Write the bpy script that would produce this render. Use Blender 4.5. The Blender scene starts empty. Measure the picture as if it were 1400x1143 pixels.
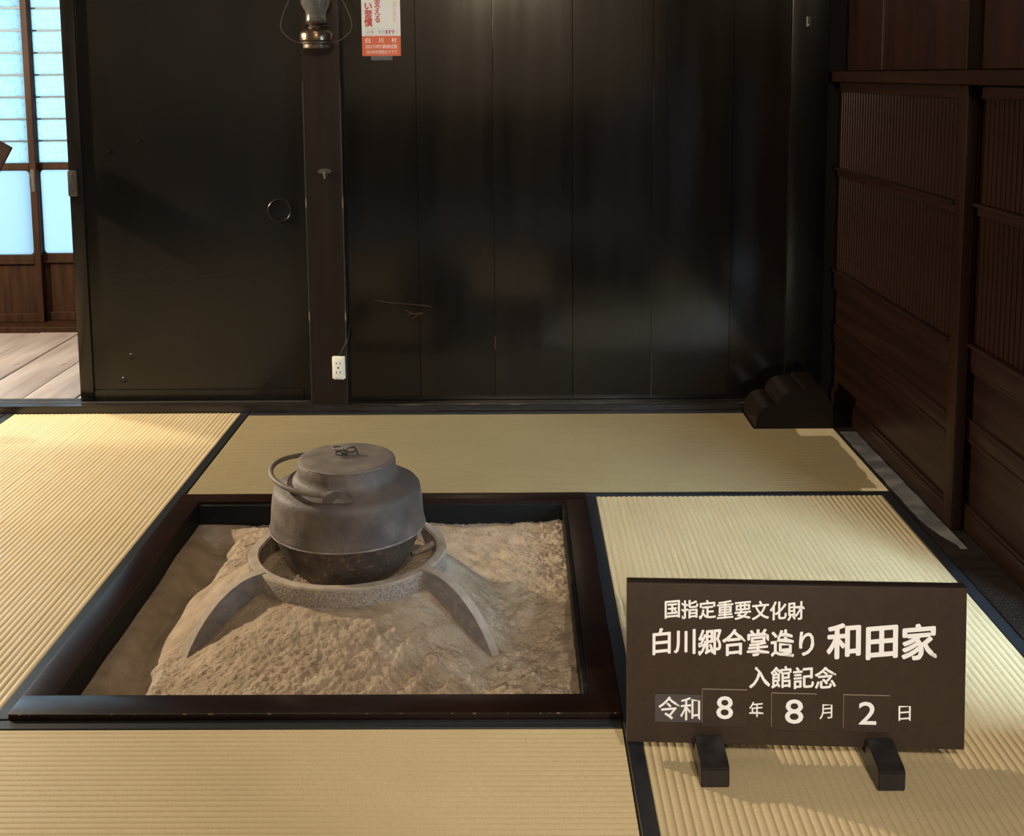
import bpy, bmesh, math, random
from mathutils import Vector, Matrix, noise
random.seed(7)
S = bpy.context.scene
COL = S.collection
# ------------------------------------------------------------------ camera
W_PX, H_PX = 1400.0, 1143.0
F, CX, CY, CAM_H = 1598.99, 692.0, 302.43, 1.2784
RIGHT = Vector((0.99993616, 0.00805526, -0.00792339))
DOWN = Vector((-0.00686296, -0.12407424, -0.9922492))
FWD = Vector((-0.00897591, 0.99224024, -0.12401104))
cd = bpy.data.cameras.new('camera')
cd.sensor_fit = 'HORIZONTAL'; cd.sensor_width = 36.0
cd.lens = F / W_PX * 36.0
cd.shift_x = (W_PX / 2 - CX) / W_PX
cd.shift_y = (CY - H_PX / 2) / W_PX
cd.clip_start = 0.02
cam = bpy.data.objects.new('camera', cd); COL.objects.link(cam)
m = Matrix.Identity(4)
for i in range(3):
    m[i][0] = RIGHT[i]; m[i][1] = -DOWN[i]; m[i][2] = -FWD[i]
m.translation = Vector((0, 0, CAM_H))
cam.matrix_world = m
S.camera = cam
# ------------------------------------------------------------------ view, world, lamps and added fills
S.view_settings.view_transform = 'Standard'; S.view_settings.look = 'None'
S.view_settings.gamma = 1.0; S.view_settings.use_curve_mapping = False
S.view_settings.exposure = 0.2
w = bpy.data.worlds.new('daylight'); S.world = w; w.use_nodes = True
bg = w.node_tree.nodes['Background']
bg.inputs['Color'].default_value = (0.50, 0.77, 1.0, 1); bg.inputs['Strength'].default_value = 58.0

def lamp(name, loc, watts, radius, color=(1.0, 0.845, 0.635), target=None, angle=None, blend=0.6):
    l = bpy.data.lights.new(name, 'SPOT' if target else 'POINT')
    l.energy = watts; l.color = color; l.shadow_soft_size = radius
    o = bpy.data.objects.new(name, l); COL.objects.link(o); o.location = loc
    if target:
        l.spot_size = math.radians(angle); l.spot_blend = blend
        o.rotation_euler = (Vector(target) - Vector(loc)).to_track_quat('-Z', 'Y').to_euler()
    return o
lamp('corridor_lamp', (-2.05, 4.65, 2.32), 165, 0.025)
lamp('side_lamp', (-3.3, 4.0, 1.70), 560, 0.035)
lamp('hearth_lamp', (-0.75, 3.2, 2.55), 22, 0.05)
lamp('front_fill', (-0.1, -0.6, 2.40), 150, 0.2)  # added fill behind the camera for frontal light, no known fixture
lamp('sign_fill', (0.75, -0.9, 2.40), 240, 0.06, (1.0, 0.93, 0.86), (0.55, 2.1, 0.2), 34, 0.9)  # unseen spot added to brighten the sign lettering

# ------------------------------------------------------------------ materials
MAT = {}
def mat(name, color, rough=0.5, color2=None, scale=(8, 8, 8), detail=4, bump=0.0, bump_scale=None,
        spec=0.5, metallic=0.0, ramp=(0.35, 0.65), color3=None, s3=3.0, ramp3=(0.55, 0.75), rough2=None, coat=0.0,
        coords='Object'):
    mt = bpy.data.materials.new(name); mt.use_nodes = True
    nt = mt.node_tree; b = nt.nodes['Principled BSDF']
    b.inputs['Roughness'].default_value = rough; b.inputs['Metallic'].default_value = metallic
    b.inputs['Specular IOR Level'].default_value = spec
    if coat: b.inputs['Coat Weight'].default_value = coat; b.inputs['Coat Roughness'].default_value = 0.25
    tc = nt.nodes.new('ShaderNodeTexCoord')
    def noisen(sc, det):
        mp = nt.nodes.new('ShaderNodeMapping'); mp.inputs['Scale'].default_value = sc
        nt.links.new(tc.outputs[coords], mp.inputs['Vector'])
        n = nt.nodes.new('ShaderNodeTexNoise'); n.inputs['Scale'].default_value = 1.0; n.inputs['Detail'].default_value = det
        nt.links.new(mp.outputs[0], n.inputs['Vector']); return n
    def rampn(src, a, bb):
        r = nt.nodes.new('ShaderNodeMapRange'); r.inputs[1].default_value = a; r.inputs[2].default_value = bb
        nt.links.new(src, r.inputs[0]); return r.outputs[0]
    def mix(fac, c1, c2):
        x = nt.nodes.new('ShaderNodeMix'); x.data_type = 'RGBA'
        nt.links.new(fac, x.inputs[0])
        for sock, c in ((6, c1), (7, c2)):
            if isinstance(c, tuple): x.inputs[sock].default_value = (*c, 1)
            else: nt.links.new(c, x.inputs[sock])
        return x.outputs[2]
    out = color
    n = None
    if color2:
        n = noisen(scale, detail)
        out = mix(rampn(n.outputs[0], *ramp), color, color2)
        if rough2 is not None:
            r = nt.nodes.new('ShaderNodeMapRange'); r.inputs[1].default_value = ramp[0]; r.inputs[2].default_value = ramp[1]
            r.inputs[3].default_value = rough; r.inputs[4].default_value = rough2
            nt.links.new(n.outputs[0], r.inputs[0]); nt.links.new(r.outputs[0], b.inputs['Roughness'])
    if color3:
        n3 = noisen((s3, s3, s3) if not isinstance(s3, tuple) else s3, 5)
        out = mix(rampn(n3.outputs[0], *ramp3), out, color3)
    if isinstance(out, tuple): b.inputs['Base Color'].default_value = (*out, 1)
    else: nt.links.new(out, b.inputs['Base Color'])
    if bump:
        nb = noisen(bump_scale or scale, 4)
        bp = nt.nodes.new('ShaderNodeBump'); bp.inputs['Strength'].default_value = bump; bp.inputs['Distance'].default_value = 0.004
        nt.links.new(nb.outputs[0], bp.inputs['Height']); nt.links.new(bp.outputs[0], b.inputs['Normal'])
    MAT[name] = mt
    return mt

mat('black_plank', (0.0045, 0.0032, 0.0023), 0.12, (0.0095, 0.006, 0.0036), (16, 16, 0.9), bump=0.03, bump_scale=(40, 40, 1.0), rough2=0.16, spec=0.42)
mat('black_door', (0.0045, 0.004, 0.0035), 0.2, (0.0075, 0.0062, 0.0052), (6, 6, 1.2), spec=0.36, bump=0.03, bump_scale=(20, 20, 3))
mat('post_wood', (0.0075, 0.0043, 0.0026), 0.34, (0.015, 0.0082, 0.0045), (22, 22, 1.2), bump=0.2, spec=0.25)
mat('scratch_gold', (0.22, 0.13, 0.055), 0.6, (0.10, 0.06, 0.028), (60, 60, 60))
mat('worn_edge', (0.22, 0.15, 0.09), 0.6, (0.012, 0.008, 0.006), (60, 60, 9), ramp=(0.36, 0.42))
mat('sill_wood', (0.011, 0.009, 0.008), 0.27, (0.022, 0.017, 0.013), (3, 40, 40), bump=0.15)
mat('sill_worn', (0.012, 0.01, 0.009), 0.3, (0.28, 0.21, 0.13), (9, 60, 60), ramp=(0.62, 0.70))
mat('frame_lacquer', (0.0075, 0.0033, 0.0025), 0.30, (0.014, 0.0055, 0.0038), (5, 5, 5), bump=0.05, bump_scale=(20, 20, 20), spec=0.28)
mat('frame_inner', (0.006, 0.006, 0.006), 0.55, (0.04, 0.04, 0.042), (7, 30, 60), ramp=(0.62, 0.80), bump=0.3, spec=0.15)
mat('red_wood', (0.0098, 0.0036, 0.0022), 0.36, (0.0165, 0.0060, 0.0034), (30, 12, 2.0), bump=0.12, bump_scale=(60, 60, 4), spec=0.16)
mat('red_wood_rail', (0.0098, 0.0039, 0.0025), 0.32, (0.017, 0.0072, 0.0044), (30, 1.6, 30), bump=0.15, spec=0.2)
mat('corridor_wood', (0.022, 0.009, 0.0036), 0.55, (0.011, 0.0046, 0.002), (40, 40, 3), bump=0.1, spec=0.08)
mat('glazing_dark', (0.010, 0.010, 0.013), 0.5)
mat('grey_floor', (0.29, 0.25, 0.232), 0.34, (0.135, 0.105, 0.09), (14, 1.6, 10), detail=6, bump=0.25, bump_scale=(40, 3, 10), ramp=(0.3, 0.75), color3=(0.09, 0.06, 0.045), s3=(24, 6, 1), ramp3=(0.66, 0.72))
mat('heri', (0.010, 0.011, 0.013), 0.42, (0.014, 0.015, 0.018), (90, 90, 90), spec=0.45)
mat('subfloor', (0.05, 0.035, 0.025), 0.8)
mat('ash', (0.37, 0.285, 0.200), 0.95, (0.27, 0.205, 0.140), (16, 16, 16), detail=8, bump=1.0, bump_scale=(190, 190, 190), spec=0.15, color3=(0.44, 0.37, 0.29), s3=7.0, ramp3=(0.55, 0.8))
mat('kettle_iron', (0.102, 0.078, 0.064), 0.62, (0.055, 0.042, 0.038), (13, 13, 13), detail=6, bump=0.35, bump_scale=(80, 80, 80), color3=(0.175, 0.142, 0.120), s3=11.0, ramp3=(0.52, 0.72))
mat('kettle_base', (0.042, 0.031, 0.026), 0.5, (0.085, 0.062, 0.048), (30, 30, 30), detail=6, bump=0.4, bump_scale=(90, 90, 90), color3=(0.20, 0.12, 0.055), s3=70.0, ramp3=(0.56, 0.68))
mat('kettle_dust', (0.26, 0.22, 0.19), 0.85, (0.13, 0.105, 0.09), (40, 40, 40), bump=0.3)
mat('lid_iron', (0.14, 0.115, 0.094), 0.72, (0.09, 0.074, 0.062), (14, 14, 14), detail=6, bump=0.3, bump_scale=(70, 70, 70), color3=(0.20, 0.17, 0.14), s3=10.0)
mat('dark_iron', (0.03, 0.025, 0.022), 0.5, (0.06, 0.05, 0.045), (60, 60, 60), bump=0.3)
mat('lug_iron', (0.07, 0.055, 0.046), 0.65, (0.11, 0.09, 0.075), (50, 50, 50), bump=0.3)
mat('bail_iron', (0.12, 0.098, 0.082), 0.6, (0.18, 0.15, 0.125), (50, 50, 50), bump=0.2)
mat('trivet_top', (0.36, 0.295, 0.225), 0.9, (0.27, 0.22, 0.175), (30, 30, 30), bump=0.5, bump_scale=(150, 150, 150))
mat('trivet_side', (0.15, 0.125, 0.115), 0.75, (0.33, 0.26, 0.185), (240, 240, 240), detail=4, ramp=(0.42, 0.62), bump=0.6, bump_scale=(130, 130, 130))
mat('trivet_leg', (0.13, 0.12, 0.125), 0.75, (0.22, 0.185, 0.155), (55, 55, 55), detail=6, bump=0.5, bump_scale=(130, 130, 130))
mat('sign_brown', (0.044, 0.0285, 0.0195), 0.48, (0.037, 0.024, 0.017), (60, 60, 60), spec=0.35)
mat('sign_edge', (0.012, 0.007, 0.005), 0.4, (0.016, 0.010, 0.007), (40, 40, 40))
mat('sign_white', (0.94, 0.95, 0.97), 0.5)
mat('sign_sticker', (0.066, 0.056, 0.060), 0.32, (0.074, 0.064, 0.068), (50, 50, 50))
mat('card_line', (0.22, 0.17, 0.13), 0.5)
mat('foot_black', (0.008, 0.007, 0.007), 0.35, (0.016, 0.014, 0.013), (40, 40, 40), color3=(0.15, 0.13, 0.11), s3=70.0, ramp3=(0.70, 0.76), bump=0.15)
mat('poster_white', (0.82, 0.77, 0.68), 0.5, (0.80, 0.75, 0.65), (20, 20, 20))
mat('poster_red', (0.72, 0.125, 0.045), 0.5, (0.68, 0.115, 0.04), (20, 20, 20))
mat('poster_ink', (0.55, 0.09, 0.07), 0.6)
mat('poster_pink', (0.78, 0.42, 0.32), 0.6)
mat('poster_grey', (0.36, 0.29, 0.25), 0.6)
mat('poster_dark', (0.36, 0.11, 0.13), 0.6)
mat('poster_pale', (0.88, 0.74, 0.62), 0.6)
mat('tape', (0.10, 0.10, 0.095), 0.3, (0.075, 0.075, 0.07), (40, 40, 40))
mat('plastic_cream', (0.78, 0.70, 0.54), 0.4)
mat('pure_black', (0.001, 0.001, 0.001), 0.8, spec=0.05)
mat('slot_dark', (0.02, 0.016, 0.012), 0.6)
mat('cord_grey', (0.034, 0.031, 0.028), 0.7, spec=0.1)
mat('cord_black', (0.008, 0.008, 0.008), 0.5)
mat('brass', (0.17, 0.12, 0.075), 0.28, (0.11, 0.075, 0.05), (30, 30, 30), metallic=0.85)
mat('brass_dull', (0.075, 0.05, 0.035), 0.45, (0.05, 0.035, 0.027), (30, 30, 30), metallic=0.6)
mat('wire_iron', (0.09, 0.08, 0.07), 0.45, metallic=0.7)
mat('steel_plate', (0.085, 0.082, 0.075), 0.42, (0.055, 0.053, 0.05), (50, 50, 50), metallic=0.5)
mat('pull_black', (0.010, 0.009, 0.009), 0.3, metallic=0.4)
mat('ceiling_wood', (0.035, 0.024, 0.017), 0.7, (0.02, 0.014, 0.01), (2, 14, 4))
mat('plaster', (0.42, 0.36, 0.28), 0.9, (0.36, 0.31, 0.24), (3, 3, 3))
mat('wainscot', (0.006, 0.0045, 0.0035), 0.6, spec=0.2)
mat('grey_sheet', (0.36, 0.35, 0.335), 0.30, (0.17, 0.17, 0.168), (7, 12, 7), detail=5, ramp=(0.38, 0.6), bump=0.4, bump_scale=(14, 22, 14))
mat('carved_wood', (0.0065, 0.0034, 0.0023), 0.45, (0.010, 0.0055, 0.0036), (5, 30, 30), bump=0.1, spec=0.2)
mat('stand_wood', (0.02, 0.009, 0.007), 0.35, (0.03, 0.014, 0.010), (10, 40, 40))

def emissionless_glass():
    # frosted (pressed) glass: daylight from outside is scattered through it
    for name, col, pat in (('frosted_glass', (0.150, 0.163, 0.156), True), ('plain_frosted', (0.137, 0.146, 0.147), False)):
        mt = bpy.data.materials.new(name); mt.use_nodes = True; nt = mt.node_tree
        for n in list(nt.nodes): nt.nodes.remove(n)
        o = nt.nodes.new('ShaderNodeOutputMaterial'); tr = nt.nodes.new('ShaderNodeBsdfTranslucent')
        gl = nt.nodes.new('ShaderNodeBsdfGlossy'); gl.inputs['Roughness'].default_value = 0.25
        mx = nt.nodes.new('ShaderNodeMixShader'); mx.inputs[0].default_value = 0.0
        tr.inputs['Color'].default_value = (*col, 1)
        tc = nt.nodes.new('ShaderNodeTexCoord')
        if pat:
            v = nt.nodes.new('ShaderNodeTexVoronoi'); v.inputs['Scale'].default_value = 62
            mr = nt.nodes.new('ShaderNodeMapRange'); mr.inputs[1].default_value = 0.08; mr.inputs[2].default_value = 0.42
            mc = nt.nodes.new('ShaderNodeMix'); mc.data_type = 'RGBA'
            mc.inputs[6].default_value = (0.104, 0.125, 0.134, 1); mc.inputs[7].default_value = (*col, 1)
            nt.links.new(tc.outputs['Object'], v.inputs['Vector']); nt.links.new(v.outputs['Distance'], mr.inputs[0])
            nt.links.new(mr.outputs[0], mc.inputs[0]); nt.links.new(mc.outputs[2], tr.inputs['Color'])
        nt.links.new(tr.outputs[0], mx.inputs[1]); nt.links.new(gl.outputs[0], mx.inputs[2]); nt.links.new(mx.outputs[0], o.inputs[0])
        MAT[name] = mt
    mt = bpy.data.materials.new('lamp_glass'); mt.use_nodes = True; nt = mt.node_tree; b = nt.nodes['Principled BSDF']
    b.inputs['Base Color'].default_value = (0.55, 0.53, 0.48, 1); b.inputs['Roughness'].default_value = 0.12
    b.inputs['Transmission Weight'].default_value = 0.92; b.inputs['IOR'].default_value = 1.25
    MAT['lamp_glass'] = mt
emissionless_glass()

def tatami_mat(name, axis, base, base2, patches=()):
    """rush weave: ridges run along `axis`; rush streaks run across them. patches: paler unfaded rectangles (x0,x1,y0,y1)"""
    mt = bpy.data.materials.new(name); mt.use_nodes = True; nt = mt.node_tree; b = nt.nodes['Principled BSDF']
    b.inputs['Roughness'].default_value = 0.5; b.inputs['Specular IOR Level'].default_value = 0.4
    tc = nt.nodes.new('ShaderNodeTexCoord')
    def nz(sc, det=3):
        mp = nt.nodes.new('ShaderNodeMapping'); mp.inputs['Scale'].default_value = sc
        nt.links.new(tc.outputs['Object'], mp.inputs['Vector'])
        n = nt.nodes.new('ShaderNodeTexNoise'); n.inputs['Scale'].default_value = 1; n.inputs['Detail'].default_value = det
        nt.links.new(mp.outputs[0], n.inputs['Vector']); return n.outputs[0]
    along, across = (420, 60) if axis == 'x' else (60, 420)
    fine = nz((along, across, 1))
    big = nz((3.0, 3.0, 1), 4)
    def mixc(fac, c1, c2):
        x = nt.nodes.new('ShaderNodeMix'); x.data_type = 'RGBA'
        if isinstance(fac, float): x.inputs[0].default_value = fac
        else: nt.links.new(fac, x.inputs[0])
        for s_, c in ((6, c1), (7, c2)):
            if isinstance(c, tuple): x.inputs[s_].default_value = (*c, 1)
            else: nt.links.new(c, x.inputs[s_])
        return x.outputs[2]
    def mr(src, a, bb, c=0.0, d=1.0):
        r = nt.nodes.new('ShaderNodeMapRange'); r.inputs[1].default_value = a; r.inputs[2].default_value = bb
        r.inputs[3].default_value = c; r.inputs[4].default_value = d
        nt.links.new(src, r.inputs[0]); return r.outputs[0]
    c = mixc(mr(fine, 0.3, 0.7), base, base2)
    c = mixc(mr(big, 0.35, 0.7, 0.0, 0.45), c, tuple(x * 0.86 for x in base2))
    if patches:
        sx = nt.nodes.new('ShaderNodeSeparateXYZ'); nt.links.new(tc.outputs['Object'], sx.inputs[0])
        wob = nz((9, 9, 1), 3)
        def mth(op, a, bv):
            n = nt.nodes.new('ShaderNodeMath'); n.operation = op
            for i, v in enumerate((a, bv)):
                if isinstance(v, (int, float)): n.inputs[i].default_value = v
                else: nt.links.new(v, n.inputs[i])
            return n.outputs[0]
        for (x0, x1, y0, y1) in patches:
            xx = mth('ADD', sx.outputs[0], mth('MULTIPLY', mth('SUBTRACT', wob, 0.5), 0.03)); yy = sx.outputs[1]
            f = mth('MULTIPLY', mth('MULTIPLY', mr(xx, x0, x0 + 0.006), mr(xx, x1 + 0.006, x1)), mth('MULTIPLY', mr(yy, y0, y0 + 0.01), mr(yy, y1 + 0.01, y1)))
            c = mixc(mth('MULTIPLY', f, 0.75), c, (0.66, 0.56, 0.35))
    nt.links.new(c, b.inputs['Base Color'])
    bp = nt.nodes.new('ShaderNodeBump'); bp.inputs['Strength'].default_value = 0.25; bp.inputs['Distance'].default_value = 0.001
    nt.links.new(fine, bp.inputs['Height']); nt.links.new(bp.outputs[0], b.inputs['Normal'])
    MAT[name] = mt
tatami_mat('rush_y', 'y', (0.52, 0.415, 0.250), (0.43, 0.34, 0.19))
tatami_mat('rush_x', 'x', (0.54, 0.44, 0.262), (0.46, 0.37, 0.21))
tatami_mat('rush_back_shaded', 'x', (0.258, 0.202, 0.106), (0.218, 0.170, 0.086), patches=((1.105 - 0.05, 1.20 - 0.05, -0.45, 0.25), (0.945, 1.06, 0.13, 0.25), (1.0, 1.1, -0.45, -0.40)))  # darker copy of the rush colour: shade on the back mat put in

# ------------------------------------------------------------------ helpers
ORG = {}
def org(p): return ORG.get(p.name, Vector((0, 0, 0))) if p else Vector((0, 0, 0))
def link(name, me, material, parent=None, center=Vector((0, 0, 0)), label=None):
    o = bpy.data.objects.new(name, me); COL.objects.link(o)
    if material and not me.materials: me.materials.append(MAT[material] if isinstance(material, str) else material)
    if parent: o.parent = parent
    o.location = Vector(center) - org(parent)
    ORG[o.name] = Vector(center)
    if label: o['label'] = label
    return o
def empty(name, loc):
    o = bpy.data.objects.new(name, None); COL.objects.link(o); o.location = loc; o.empty_display_size = 0.05
    ORG[o.name] = Vector(loc); return o
def tag(o, label, cat, group=None):
    o['label'] = label; o['category'] = cat
    if group: o['group'] = group
    return o
def struct(o, label=None):
    o['kind'] = 'structure'
    if label: o['label'] = label
    return o
def bm_mesh(bm, name, smooth=False):
    bmesh.ops.recalc_face_normals(bm, faces=bm.faces)
    me = bpy.data.meshes.new(name); bm.to_mesh(me); bm.free()
    if smooth:
        me.polygons.foreach_set('use_smooth', [True] * len(me.polygons))
        me.set_sharp_from_angle(angle=math.radians(40))
    return me
def box_bm(bm, x0, x1, y0, y1, z0, z1):
    vs = [bm.verts.new(p) for p in ((x0, y0, z0), (x1, y0, z0), (x1, y1, z0), (x0, y1, z0), (x0, y0, z1), (x1, y0, z1), (x1, y1, z1), (x0, y1, z1))]
    fs = [bm.faces.new([vs[i] for i in f]) for f in ((3, 2, 1, 0), (4, 5, 6, 7), (0, 1, 5, 4), (1, 2, 6, 5), (2, 3, 7, 6), (3, 0, 4, 7))]
    return vs, fs
def box(name, x0, x1, y0, y1, z0, z1, material, parent=None, bevel=0.0, seg=1, label=None):
    c = Vector(((x0 + x1) / 2, (y0 + y1) / 2, (z0 + z1) / 2))
    bm = bmesh.new(); box_bm(bm, x0 - c.x, x1 - c.x, y0 - c.y, y1 - c.y, z0 - c.z, z1 - c.z)
    if bevel: bmesh.ops.bevel(bm, geom=list(bm.edges), offset=bevel, segments=seg, profile=0.6, affect='EDGES')
    return link(name, bm_mesh(bm, name, smooth=seg > 1), material, parent, c, label)
def multi_box(name, boxes, material, parent=None, center=None, bevel=0.0):
    c = Vector(center) if center else Vector((0, 0, 0))
    bm = bmesh.new()
    for b in boxes: box_bm(bm, b[0] - c.x, b[1] - c.x, b[2] - c.y, b[3] - c.y, b[4] - c.z, b[5] - c.z)
    if bevel: bmesh.ops.bevel(bm, geom=list(bm.edges), offset=bevel, segments=1, affect='EDGES')
    return link(name, bm_mesh(bm, name), material, parent, c)
def prism(name, pts, y0, y1, material, parent=None, center=(0, 0, 0), plane='xz', bevel=0.0, label=None):
    """extrude a 2-D outline"""
    c = Vector(center); bm = bmesh.new()
    def P(a, b, t):
        v = {'xz': (a, t, b), 'xy': (a, b, t), 'yz': (t, a, b)}[plane]
        return Vector(v) - c
    lo = [bm.verts.new(P(a, b, y0)) for a, b in pts]; hi = [bm.verts.new(P(a, b, y1)) for a, b in pts]
    n = len(pts)
    bm.faces.new(lo); bm.faces.new(hi[::-1])
    for i in range(n): bm.faces.new((lo[i], hi[i], hi[(i + 1) % n], lo[(i + 1) % n]))
    bmesh.ops.recalc_face_normals(bm, faces=bm.faces)
    if bevel: bmesh.ops.bevel(bm, geom=list(bm.edges), offset=bevel, segments=2, affect='EDGES', clamp_overlap=True)
    bmesh.ops.triangulate(bm, faces=[f for f in bm.faces if len(f.verts) > 4])
    return link(name, bm_mesh(bm, name, True), material, parent, c, label)
def lathe(name, prof, material, parent, center, seg=64, closed=False, label=None):
    bm = bmesh.new(); rings = []
    for r, z in prof:
        if r < 1e-6: rings.append([bm.verts.new((0, 0, z))])
        else: rings.append([bm.verts.new((r * math.cos(2 * math.pi * k / seg), r * math.sin(2 * math.pi * k / seg), z)) for k in range(seg)])
    pairs = list(zip(rings, rings[1:])) + ([(rings[-1], rings[0])] if closed else [])
    for a, b in pairs:
        for k in range(seg):
            k2 = (k + 1) % seg
            if len(a) == 1 and len(b) == 1: continue
            if len(a) == 1: bm.faces.new((a[0], b[k], b[k2]))
            elif len(b) == 1: bm.faces.new((a[k], b[0], a[k2]))
            else: bm.faces.new((a[k], b[k], b[k2], a[k2]))
    return link(name, bm_mesh(bm, name, True), material, parent, center, label)
def tube(name, pts, r, material, parent, center=(0, 0, 0), seg=10, closed=False, label=None):
    c = Vector(center); pts = [Vector(p) - c for p in pts]; bm = bmesh.new(); n = len(pts); rings = []
    up = None
    for i, p in enumerate(pts):
        if closed: t = (pts[(i + 1) % n] - pts[i - 1])
        else: t = pts[min(i + 1, n - 1)] - pts[max(i - 1, 0)]
        t.normalize()
        if up is None:
            up = Vector((0, 0, 1)) if abs(t.z) < 0.9 else Vector((1, 0, 0))
        up = (up - t * up.dot(t)).normalized(); sd = t.cross(up)
        rr = r[i] if isinstance(r, (list, tuple)) else r
        rings.append([bm.verts.new(p + (up * math.cos(2 * math.pi * k / seg) + sd * math.sin(2 * math.pi * k / seg)) * rr) for k in range(seg)])
    for a, b in list(zip(rings, rings[1:])) + ([(rings[-1], rings[0])] if closed else []):
        for k in range(seg): bm.faces.new((a[k], a[(k + 1) % seg], b[(k + 1) % seg], b[k]))
    if not closed: bm.faces.new(rings[0]); bm.faces.new(rings[-1][::-1])
    return link(name, bm_mesh(bm, name, True), material, parent, c, label)
def spline(ctrl, n=8):
    """Catmull-Rom through control points"""
    c = [Vector(p) for p in ctrl]; c = [c[0] * 2 - c[1]] + c + [c[-1] * 2 - c[-2]]; out = []
    for i in range(1, len(c) - 2):
        p0, p1, p2, p3 = c[i - 1:i + 3]
        for k in range(n):
            t = k / n
            out.append(0.5 * ((2 * p1) + (p2 - p0) * t + (2 * p0 - 5 * p1 + 4 * p2 - p3) * t * t + (3 * p1 - p0 - 3 * p2 + p3) * t ** 3))
    out.append(c[-2]); return out
def lettering(name, text, cx, cz, wd, ht, y, material, parent, bold=0.0, rise=0.0, depth=0.0003, label=None, vertical=False):
    """flat lettering standing on a surface that faces -Y; fitted to wd x ht around (cx, cz) in the parent's frame"""
    cu = bpy.data.curves.new(name, 'FONT'); cu.body = '\n'.join(text) if vertical else text
    cu.resolution_u = 3; cu.size = 1.0; cu.extrude = 0.0
    cu.align_x = 'CENTER' if vertical else 'LEFT'
    if vertical: cu.space_line = 0.92
    t = bpy.data.objects.new('text_source', cu); COL.objects.link(t)
    dg = bpy.context.evaluated_depsgraph_get(); dg.update()
    me = bpy.data.meshes.new_from_object(t.evaluated_get(dg)); bpy.data.objects.remove(t)
    bm = bmesh.new(); bm.from_mesh(me); bpy.data.meshes.remove(me)
    xs = [v.co.x for v in bm.verts]; ys = [v.co.y for v in bm.verts]
    n = max(1, len(text)) if not vertical else 1
    cell = (max(xs) - min(xs)) / n
    for v in bm.verts:
        lx = ((v.co.x - min(xs)) / cell) % 1.0 - 0.5 if cell else 0
        v.co.y += rise * lx * cell
    ys = [v.co.y for v in bm.verts]
    x0, x1, y0, y1 = min(xs), max(xs), min(ys), max(ys)
    for v in bm.verts:
        u = (v.co.x - x0) / (x1 - x0) - 0.5; s = (v.co.y - y0) / (y1 - y0) - 0.5
        v.co = Vector((u * wd, 0, s * ht))
    bm.verts.index_update()
    cos = [v.co.copy() for v in bm.verts]; fcs = [[v.index for v in f.verts] for f in bm.faces]; bm.free()
    vs, fs = [], []
    em = wd / n if not vertical else wd
    d = bold * em
    shifts = [(0, 0)] if bold == 0 else [(0, 0)] + [(d * math.cos(k * math.pi / 3), d * math.sin(k * math.pi / 3)) for k in range(6)]
    for q, (dx, dz) in enumerate(shifts):
        o0 = len(vs); vs += [(c.x + dx, -depth - 1e-5 * q, c.z + dz) for c in cos]; fs += [[i + o0 for i in f] for f in fcs]
    me = bpy.data.meshes.new(name); me.from_pydata(vs, [], fs); me.update()
    me.materials.append(MAT[material])
    o = bpy.data.objects.new(name, me); COL.objects.link(o); o.parent = parent; o.location = (cx, y, cz)
    if label: o['label'] = label
    return o

# ------------------------------------------------------------------ dimensions (metres)
YW = 4.352          # far edge of the mats
HX0, HX1, HY0, HY1 = -1.028, 0.203, 2.198, 3.440     # hearth frame, outside
IX0, IX1, IY0, IY1 = -0.955, 0.130, 2.270, 3.362     # hearth opening
XR = 1.209          # face of the panelled doors on the right

# ------------------------------------------------------------------ setting
fl = struct(multi_box('floor', [
    (-3.9, HX0 + 0.03, -1.7, 4.36, -0.12, -0.03), (HX1 - 0.03, 1.45, -1.7, 4.36, -0.12, -0.03),
    (HX0 + 0.03, HX1 - 0.03, -1.7, HY0 + 0.03, -0.12, -0.03), (HX0 + 0.03, HX1 - 0.03, HY1 - 0.03, 4.36, -0.12, -0.03),
    (-3.9, 1.45, 4.36, 6.2, -0.12, -0.02), (1.45, 2.7, -1.7, 6.2, -0.12, -0.02)], 'subfloor'), 'dark boards under the mats')
# corridor floorboards: each board a piece of the floor
xb = [-3.44, -3.22, -3.01, -2.80, -2.585, -2.38, -2.18, -1.962, -1.75, -1.53, -1.32, -1.1, -0.88]
for i in range(len(xb) - 1):
    box('floorboard', xb[i] + 0.002, xb[i + 1] - 0.002, 4.475, 5.70, -0.019, 0.021 + 0.0025 * (i % 2), 'grey_floor', fl, bevel=0.003)
for i in range(6):
    box('floorboard', 1.36 + i * 0.2, 1.556 + i * 0.2, -1.6, 4.3, -0.019, 0.012, 'grey_floor', fl, bevel=0.003)

# back wall, vertical planks between the post and the corner column
wb = struct(box('wall_back', -0.66, 1.30, 4.445, 4.50, -0.02, 2.8, 'wainscot'), 'black stained plank wall')
seams = [-0.655, -0.375, -0.086, 0.213, 0.515, 0.815, 1.03]
for i in range(len(seams) - 1):
    box('plank', seams[i] + 0.0004, seams[i + 1] - 0.0004, 4.418 + 0.0004 * (i % 2), 4.446, 0.03, 2.78, 'black_plank', wb, bevel=0.0008)
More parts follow.
